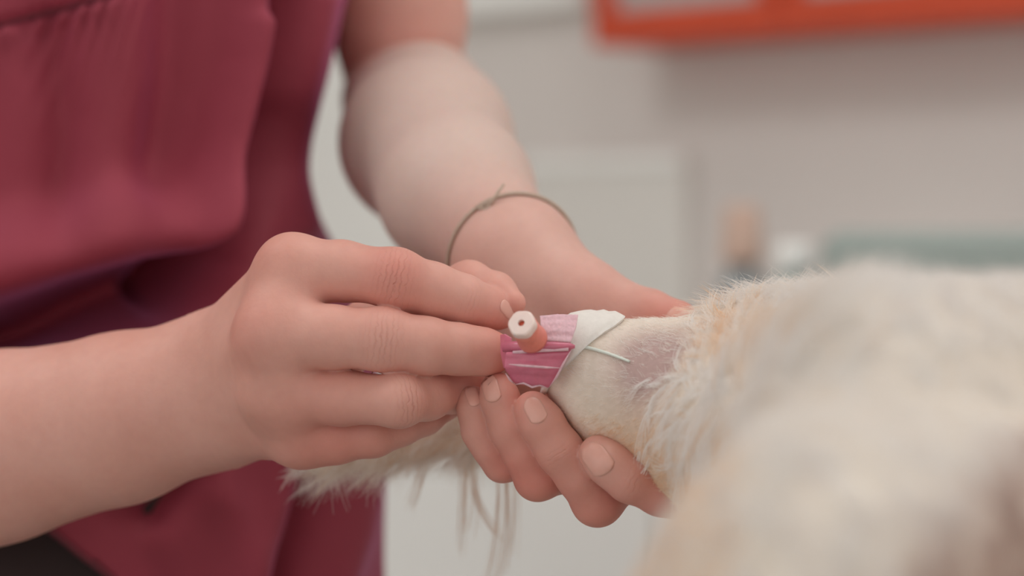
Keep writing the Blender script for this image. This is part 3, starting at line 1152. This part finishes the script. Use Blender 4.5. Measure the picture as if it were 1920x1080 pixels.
# fur: tufts of curved hairs grown from the hide
def make_fur(name, n_tuft, per, weight, length, comb, lift, tint, rad, spread, clump, npt=6, sag=0.25, wild=0.25, tvar=0.05, curl0=0.0, cvar=0.30):
    tri = np.concatenate([Fd[:, [0, 1, 2]], Fd[:, [0, 2, 3]]])
    A, B_, C_ = Vd[tri[:, 0]], Vd[tri[:, 1]], Vd[tri[:, 2]]
    cen = (A + B_ + C_) / 3
    ar = np.linalg.norm(np.cross(B_ - A, C_ - A), axis=1) / 2
    wgt = ar * weight(cen)
    pr = wgt / wgt.sum()
    pick = rng.choice(len(tri), n_tuft, p=pr)
    u = rng.random((n_tuft, 2))
    fl = u.sum(1) > 1
    u[fl] = 1 - u[fl]
    root = A[pick] + u[:, :1] * (B_ - A)[pick] + u[:, 1:] * (C_ - A)[pick]
    n0_ = nrm(gradient(dog_f, root))
    Lt = length(root) * rng.uniform(0.75, 1.2, n_tuft)
    cd = comb(root, n0_)
    cd = nrm(cd - n0_ * (cd * n0_).sum(1)[:, None] + 1e-9)
    side = np.cross(n0_, cd)
    ang_ = rng.normal(0, wild, n_tuft)
    cd = cd * np.cos(ang_)[:, None] + side * np.sin(ang_)[:, None]
    lf = np.clip(lift(root) * rng.uniform(0.7, 1.3, n_tuft), 0.02, 1.5)
    tt_ = tint(root) + rng.normal(0, tvar, n_tuft)
    # children
    R_ = np.repeat(np.arange(n_tuft), per)
    N = len(R_)
    off = rng.normal(0, 1, (N, 3)) * spread
    off -= n0_[R_] * (off * n0_[R_]).sum(1)[:, None]
    r0 = root[R_] + off
    r0 = r0 - n0_[R_] * dog_f(r0)[:, None]
    L_ = Lt[R_] * rng.uniform(0.7, 1.1, N)
    Tt = np.linspace(0, 1, npt)
    dirn = n0_[R_] * lf[R_][:, None] + cd[R_]
    dirn = nrm(dirn + rng.normal(0, 0.10, (N, 3)))
    curl = rng.normal(curl0, cvar, n_tuft)[R_] + rng.normal(0, 0.08, N)
    sd = np.cross(dirn, n0_[R_])
    pts = np.empty((N, npt, 3))
    for k, t_ in enumerate(Tt):
        p_ = r0 + dirn * (L_ * t_)[:, None] + sd * (curl * L_ * t_ * t_)[:, None]
        p_ = p_ - n0_[R_] * (lf[R_] * 0.35 * L_ * t_ * t_)[:, None]
        p_[:, 2] -= sag * L_ * t_ * t_
        p_ = p_ - off * (clump * t_ ** 1.3)
        pts[:, k] = p_
    cu = bpy.data.hair_curves.new(name)
    cu.add_curves([npt] * N)
    cu.attributes['position'].data.foreach_set('vector', pts.astype(np.float32).ravel())
    ra = cu.attributes.new('radius', 'FLOAT', 'POINT')
    prof = np.clip(1.0 - 0.75 * Tt ** 1.5, 0.1, 1)
    ra.data.foreach_set('value', (rad * np.ones((N, 1)) * rng.uniform(0.7, 1.2, (N, 1)) * prof[None]).astype(np.float32).ravel())
    ta = cu.attributes.new('tint', 'FLOAT', 'CURVE')
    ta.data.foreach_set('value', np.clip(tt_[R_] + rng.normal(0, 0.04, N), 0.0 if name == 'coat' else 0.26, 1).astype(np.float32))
    cu.materials.append(M['fur'])
    o = bpy.data.objects.new(name, cu)
    sc.collection.objects.link(o)
    o.parent = dog
    o.matrix_parent_inverse = MI(dog)
    o['kind'] = 'stuff'
    return o


leg_dir = nrm(J(1062, 668, 2, 0)[0] - J(1430, 800, -45, 0)[0])


def in_leg(c):
    x, y, d = pix(c)
    return x, y, d


def comb_leg(c, n):
    x, y, d = pix(c)
    up = smooth(y, 760, 640) * smooth(x, 1250, 1330)
    down = smooth(y, 700, 790)
    return leg_dir[None] * 1.0 + UP[None] * (1.1 * up)[:, None] - UP[None] * (0.75 * down)[:, None]


def is_tail(c):
    return (c[:, 1] > FD + 0.035 - 0.0) & (c[:, 0] < 0.12)


# 1 short clipped hair on the leg
make_fur('short_fur', 6500, 4,
         lambda c: (lambda x, y, d: (x > 1040) * (x < 1400) * ~is_tail(c) * (1 - 0.85 * np.exp(-((x - 1235) / 50) ** 2 - ((y - 695) / 34) ** 2)))(*pix(c)),
         lambda c: 0.0025 + 0.003 * smooth(pix(c)[0], 1120, 1300), comb_leg, lambda c: 0.22 + 0 * c[:, 0],
         lambda c: 0.40 + 0.32 * smooth(pix(c)[1], 720, 830), 0.00005, 0.0007, 0.5, 5, 0.1, 0.2)
# 2 wispy locks where the clipped patch meets the coat
comb_lock = lambda c, n: leg_dir[None] * 0.75 - UP[None] * (0.2 + 0.9 * smooth(pix(c)[1], 700, 820))[:, None] + 0 * c
make_fur('locks', 130, 13,
         lambda c: (lambda x, y, d: smooth(x, 1190, 1260) * smooth(x, 1430, 1340) * smooth(y, 660, 725) * smooth(y, 900, 820) * ~is_tail(c))(*pix(c)),
         lambda c: 0.011 + 0.008 * smooth(pix(c)[0], 1220, 1340), comb_lock, lambda c: 0.30 + 0 * c[:, 0],
         lambda c: 0.29 + 0 * c[:, 0], 0.00010, 0.00045, 0.88, 9, 0.3, 0.6, 0.01, 0.0, 0.5)
# 3 tufts along the top of the leg
comb_tuft = lambda c, n: leg_dir[None] * (1.0 - 0.5 * smooth(pix(c)[0], 1300, 1420))[:, None] + UP[None] * (0.15 + 0.9 * smooth(pix(c)[0], 1270, 1380))[:, None] + 0 * c
make_fur('tufts', 1050, 15,
         lambda c: (lambda x, y, d: smooth(x, 1270, 1350) * smooth(x, 1700, 1560) * smooth(y, 790, 690) * ~is_tail(c))(*pix(c)),
         lambda c: 0.007 + 0.011 * smooth(pix(c)[0], 1280, 1390), comb_tuft, lambda c: 0.30 + 0 * c[:, 0],
         lambda c: (lambda x, y, d: 0.36 + 0.26 * np.exp(-((x - 1385) / 75) ** 2 - ((y - 645) / 75) ** 2))(*pix(c)), 0.00009, 0.0006, 0.88, 9, 0.0, 0.25, 0.12, 0.3, 0.25)
# 4 the thick coat of the thigh
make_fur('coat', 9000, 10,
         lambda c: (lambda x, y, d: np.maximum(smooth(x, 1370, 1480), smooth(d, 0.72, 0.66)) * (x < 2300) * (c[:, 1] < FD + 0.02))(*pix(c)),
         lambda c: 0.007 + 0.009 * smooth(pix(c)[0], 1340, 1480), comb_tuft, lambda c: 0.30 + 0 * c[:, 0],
         lambda c: (lambda x, y, d: 0.28 + 0.09 * smooth(y, 620, 720) * smooth(y, 950, 800) - 0.34 * smooth(x + 0.8 * (y - 800), 1880, 2150) * smooth(y, 640, 820))(*pix(c)), 0.00010, 0.0016, 0.5, 5, 0.15, 0.35)  # subtracted term paints the lower-right shade into the hair colour
# 5 the rest of the coat, mostly beyond the frame
make_fur('body_fur', 2500, 6,
         lambda c: (c[:, 0] > 0.19) * 1.0, lambda c: 0.022 + 0 * c[:, 0],
         lambda c, n: np.array([[-1.0, 0, -0.4]]) + 0 * c, lambda c: 0.4 + 0 * c[:, 0],
         lambda c: 0.36 + 0 * c[:, 0], 0.00022, 0.003, 0.4, 5, 0.2, 0.3)
# 6 tail feathering
make_fur('tail_fur', 1500, 7,
         lambda c: is_tail(c) * 1.0, lambda c: 0.010 + 0.004 * rng.random(len(c)),
         lambda c, n: np.array([[-1.0, 0, -0.5]]) + 0 * c, lambda c: 0.3 + 0 * c[:, 0],
         lambda c: 0.5 + 0 * c[:, 0], 0.00010, 0.0014, 0.55, 6, 0.35, 0.35)
# long hairs hanging from the tail
hp = []
for k, (x0_, y0_, dz0, x1_, y1_, bend) in enumerate(((868, 838, 86, 870, 985, 4), (876, 838, 86, 884, 1000, 8), (884, 840, 86, 936, 1010, -22), (890, 840, 87, 930, 1000, -20),
                                                    (940, 845, 88, 945, 1075, 10), (952, 848, 88, 925, 1110, 10), (790, 836, 84, 765, 945, 6), (962, 846, 88, 962, 1040, 6),
                                                    (798, 838, 84, 772, 950, 6), (930, 845, 88, 900, 1120, 16), (872, 838, 88, 862, 1040, 0))):
    for rep in range(7):
        a = np.array([x0_, y0_]) + rng.normal(0, 4, 2)
        b = np.array([x1_, y1_]) + rng.normal(0, 7, 2)
        row = []
        for t_ in np.linspace(0, 1, 8):
            c_ = a + (b - a) * t_
            c_[0] += bend * 4 * t_ * (1 - t_)
            row.append(P(c_[0], c_[1], FD + (dz0 + 4 * t_) / 1000))
        hp.append(row)
hp = np.array(hp)
cu = bpy.data.hair_curves.new('feathering')
cu.add_curves([8] * len(hp))
cu.attributes['position'].data.foreach_set('vector', hp.astype(np.float32).ravel())
cu.attributes.new('radius', 'FLOAT', 'POINT').data.foreach_set('value', np.tile(np.linspace(0.00016, 0.00006, 8), len(hp)).astype(np.float32))
cu.attributes.new('tint', 'FLOAT', 'CURVE').data.foreach_set('value', np.full(len(hp), 0.6, np.float32))
cu.materials.append(M['fur'])
o = bpy.data.objects.new('feathering', cu)
sc.collection.objects.link(o)
o.parent = dog
o.matrix_parent_inverse = MI(dog)
o['kind'] = 'stuff'
o['label'] = 'long tan hairs hanging from the tail'

# ------------------------------------------------------------------ white tape round the leg end
ax0, ax1 = J(1050, 662, 2, 0)[0], J(1160, 724, 2, 0)[0]
u_ = nrm(ax1 - ax0)
v_ = nrm(UP - u_ * np.dot(UP, u_))       # towards the top of the leg
w_ = np.cross(u_, v_)
if np.dot(w_, toc) < 0:
    w_ = -w_                              # towards the lens
mm = FD / FOC                             # one pixel at the focus plane, in metres
rings = []
nphi, ns = 64, 12
for i in range(nphi):
    ph = 2 * math.pi * i / nphi
    c_, s_ = math.cos(ph), math.sin(ph)
    up01 = 0.5 + 0.5 * c_
    s_hi = (12 + 60 * up01 ** 2.6) * mm
    s_hi += 2.0 * mm * math.sin(ph * 5)
    row = []
    for j in range(ns):
        t_ = j / (ns - 1)
        s_lo = (-40 + 42 * (1 - up01) ** 1.5) * mm
        s_pos = s_lo + (s_hi - s_lo) * t_
        row.append((s_pos, c_, s_, t_, up01))
    rings.append(row)
pts = []
dirs = []
for row in rings:
    for s_pos, c_, s_, t_, up01 in row:
        pts.append(ax0 + u_ * s_pos)
        dirs.append(c_ * v_ + s_ * w_)
pts = np.array(pts)
dirs = np.array(dirs)
hit = march(leg, pts + dirs * 0.035, -dirs)
rad_ = ((hit - pts) * dirs).sum(1)
ss = np.array([r[0] for row in rings for r in row]) / mm
tt = np.array([r[3] for row in rings for r in row])
uu = np.array([r[4] for row in rings for r in row])
puff = (1.6 + 2.0 * uu) * np.sqrt(np.clip(1 - ((tt - 0.55) / 0.47) ** 2, 0.02, 1)) / 1000
rad2 = np.maximum(rad_, 0) + 0.0004 + puff + 0.0003 * np.sin(ss * 0.35 + 3 * uu)
outer = pts + dirs * rad2[:, None]
inner = pts + dirs * (np.maximum(rad_, 0.0005) + 0.0001)[:, None]
n = nphi * ns
Fo = grid_faces(nphi, ns, True)
F = [tuple(a) for a in Fo] + [tuple(a[::-1] + n) for a in Fo]
for i in range(nphi):
    i2 = (i + 1) % nphi
    F.append((i * ns + ns - 1, i * ns + ns - 1 + n, i2 * ns + ns - 1 + n, i2 * ns + ns - 1))
    F.append((i * ns, i2 * ns, i2 * ns + n, i * ns + n))
o = mesh_obj('bandage', np.concatenate([outer, inner]), F, M['tape'])
tag(o, 'white tape bandage wrapped round the end of the dog leg beside the catheter', 'bandage')

# ------------------------------------------------------------------ the pink catheter
cat = thing('catheter', 'pink winged intravenous catheter pinched between the vet\'s fingers', 'catheter', tuple(P(1010, 650, FD - 0.012)))


def sheet(rows, thick, name, mat, parent, rib=0.0, nrib=0, rough=0.0):
    """rows: list of polylines of (px, py, dz); skinned into a thin plate"""
    nv = 40
    nu = 30
    R3 = np.array([[P(a, b, FD + c / 1000) for a, b, c in r] for r in rows])
    k = R3.shape[0]
    out = np.empty((nu, nv, 3))
    for iu in range(nu):
        t_ = iu / (nu - 1) * (k - 1)
        a = min(int(t_), k - 2)
        row = R3[a] * (1 - (t_ - a)) + R3[a + 1] * (t_ - a)
        m = row.shape[0]
        for iv in range(nv):
            s_ = iv / (nv - 1) * (m - 1)
            b = min(int(s_), m - 2)
            out[iu, iv] = row[b] * (1 - (s_ - b)) + row[b + 1] * (s_ - b)
    e = nrm(np.cross(np.gradient(out, axis=0), np.gradient(out, axis=1)))
    flip = (e @ toc) < 0
    e[flip] *= -1
    uu_ = np.linspace(0, 1, nu)[:, None]
    out = out + e * (rib * np.sin(uu_ * np.pi * 2 * nrib)[..., None] + rough * rng.normal(0, 1, (nu, nv, 1)))
    V = np.concatenate([out.reshape(-1, 3), (out - e * thick).reshape(-1, 3)])
    F1 = grid_faces(nu, nv)
    n_ = nu * nv
    rim = [i * nv for i in range(nu)] + [(nu - 1) * nv + j for j in range(1, nv)] + [i * nv + nv - 1 for i in range(nu - 2, -1, -1)] + [j for j in range(nv - 2, 0, -1)]
    F = [tuple(f_) for f_ in F1] + [tuple(f_[::-1] + n_) for f_ in F1]
    for k2 in range(len(rim)):
        a, b = rim[k2], rim[(k2 + 1) % len(rim)]
        F.append((a, a + n_, b + n_, b))
    return mesh_obj(name, V, F, mat, parent)


lw = sheet([[(950, 660, -19), (1000, 657, -20), (1072, 654, -20)],
            [(946, 676, -20), (1000, 680, -22), (1056, 680, -21)],
            [(948, 698, -19), (1000, 704, -21), (1044, 706, -20)],
            [(968, 720, -15), (1000, 724, -17), (1028, 727, -16)]], 0.0008, 'lower_wing', M['pink'], cat, 0.00045, 2.5)
lw['label'] = 'ribbed pink lower wing'
uw = sheet([[(1012, 592, -14), (1045, 589, -15), (1084, 590, -15)],
            [(1014, 614, -18), (1045, 612, -19), (1080, 614, -19)],
            [(1018, 640, -20), (1045, 640, -21), (1070, 642, -21)]], 0.0008, 'upper_wing', M['pale_pink'], cat, 0.00015, 3.5, 0.00006)
uw['label'] = 'pale pink frosted upper wing'
Vt_, Ft_ = tube_geo([P(944, 650, FD - 0.016), P(980, 650, FD - 0.0185), P(1040, 650, FD - 0.0205), P(1068, 649, FD - 0.0205), P(1078, 650, FD - 0.0205)], [0.0018, 0.0019, 0.0017, 0.0012, 0.0006], 16)
mesh_obj('barrel', Vt_, Ft_, M['pink'], cat)
Vt_, Ft_ = tube_geo([P(962, 661, FD - 0.0195), P(1000, 658, FD - 0.0212), P(1066, 655, FD - 0.0215)], 0.0006, 8)
mesh_obj('ridge', Vt_, Ft_, M['pale_pink'], cat)
for k, pl in enumerate(([(954, 683, -22.0), (975, 685, -22.8), (1000, 687, -23.2), (1025, 689, -23), (1050, 690, -22.4)], [(966, 721, -16), (982, 718, -17.5), (998, 726, -17.6), (1012, 722, -17.6), (1028, 728, -17)],
                        [(948, 700, -19.5), (956, 712, -18), (966, 721, -16)], [(1071, 656, -21), (1056, 682, -22), (1044, 706, -21.2), (1029, 727, -17)])):
    Vt_, Ft_ = tube_geo([P(a, b, FD + c / 1000) for a, b, c in pl], np.array([0.2] + [1.0] * (len(pl) - 2) + [0.2]) * 0.00042, 8)
    mesh_obj('rib', Vt_, Ft_, M['pale_pink'], lw)
fl_ = sheet([[(938, 628, -11), (946, 626, -14), (956, 632, -16)], [(938, 660, -13), (946, 660, -16), (958, 660, -18)], [(944, 690, -13), (950, 692, -16), (960, 694, -18)]], 0.001, 'flange', M['pink'], cat)
# injection port: salmon stem with a milky ring cap and an orange bore
p0, p1 = P(977, 605, FD - 0.034), P(999, 636, FD - 0.022)
A_ = nrm(p1 - p0)
x1 = nrm(np.cross(A_, UP))
y1 = np.cross(A_, x1)
LEN = np.linalg.norm(p1 - p0)


def revolve(prof, nseg, name, mat, parent, hexa=0.0):
    V = []
    for r, s_ in prof:
        for j in range(nseg):
            a = 2 * math.pi * j / nseg
            rr = r * (1 + hexa * math.cos(6 * a))
            V.append(p0 + A_ * s_ + rr * (math.cos(a) * x1 + math.sin(a) * y1))
    F = []
    for k in range(len(prof) - 1):
        for j in range(nseg):
            j2 = (j + 1) % nseg
            F.append((k * nseg + j, k * nseg + j2, (k + 1) * nseg + j2, (k + 1) * nseg + j))
    F.append(tuple(range(nseg - 1, -1, -1)))
    F.append(tuple((len(prof) - 1) * nseg + j for j in range(nseg)))
    return mesh_obj(name, V, F, mat, parent)


port = revolve([(0.0035, 0.0028), (0.0046, 0.003), (0.0046, 0.006), (0.0047, LEN * 0.8), (0.0051, LEN * 0.9), (0.0051, LEN)], 36, 'port', M['salmon'], cat)
rc_ = revolve([(0.0011, 0.0032), (0.0011, 0.0003), (0.0012, 0.0), (0.0040, 0.0), (0.0044, 0.0003), (0.0046, 0.0009), (0.0046, 0.0030), (0.0036, 0.0034)], 48, 'port_cap', M['cap'], port, 0.03)
rc_.data.polygons.foreach_set('use_smooth', np.zeros(len(rc_.data.polygons), bool))
rc_['label'] = 'milky white ring cap'
revolve([(0.0003, 0.0012), (0.00108, 0.0012), (0.00108, 0.0031), (0.0003, 0.0031)], 18, 'bore', M['bore'], port)
# thin line lying along the leg
ln = np.array([P(1072 + (1192 - 1072) * t_, 651 + 34 * t_ - 4 * math.sin(t_ * 3.1), FD - 0.06) for t_ in np.linspace(0, 1, 24)])
ln = march(Group([leg], 0.001), ln, FW)
ln = ln - FW * 0.0007
ln[0] = P(1072, 651, FD - 0.0205)
ln[1] = ln[1] * 0.5 + P(1077, 652, FD - 0.0205) * 0.5
Vt_, Ft_ = tube_geo(ln, np.linspace(0.0007, 0.00045, 24), 8)
o = mesh_obj('cannula', Vt_, Ft_, M['tubing'], cat)
o['label'] = 'thin white cannula running to the clipped skin'
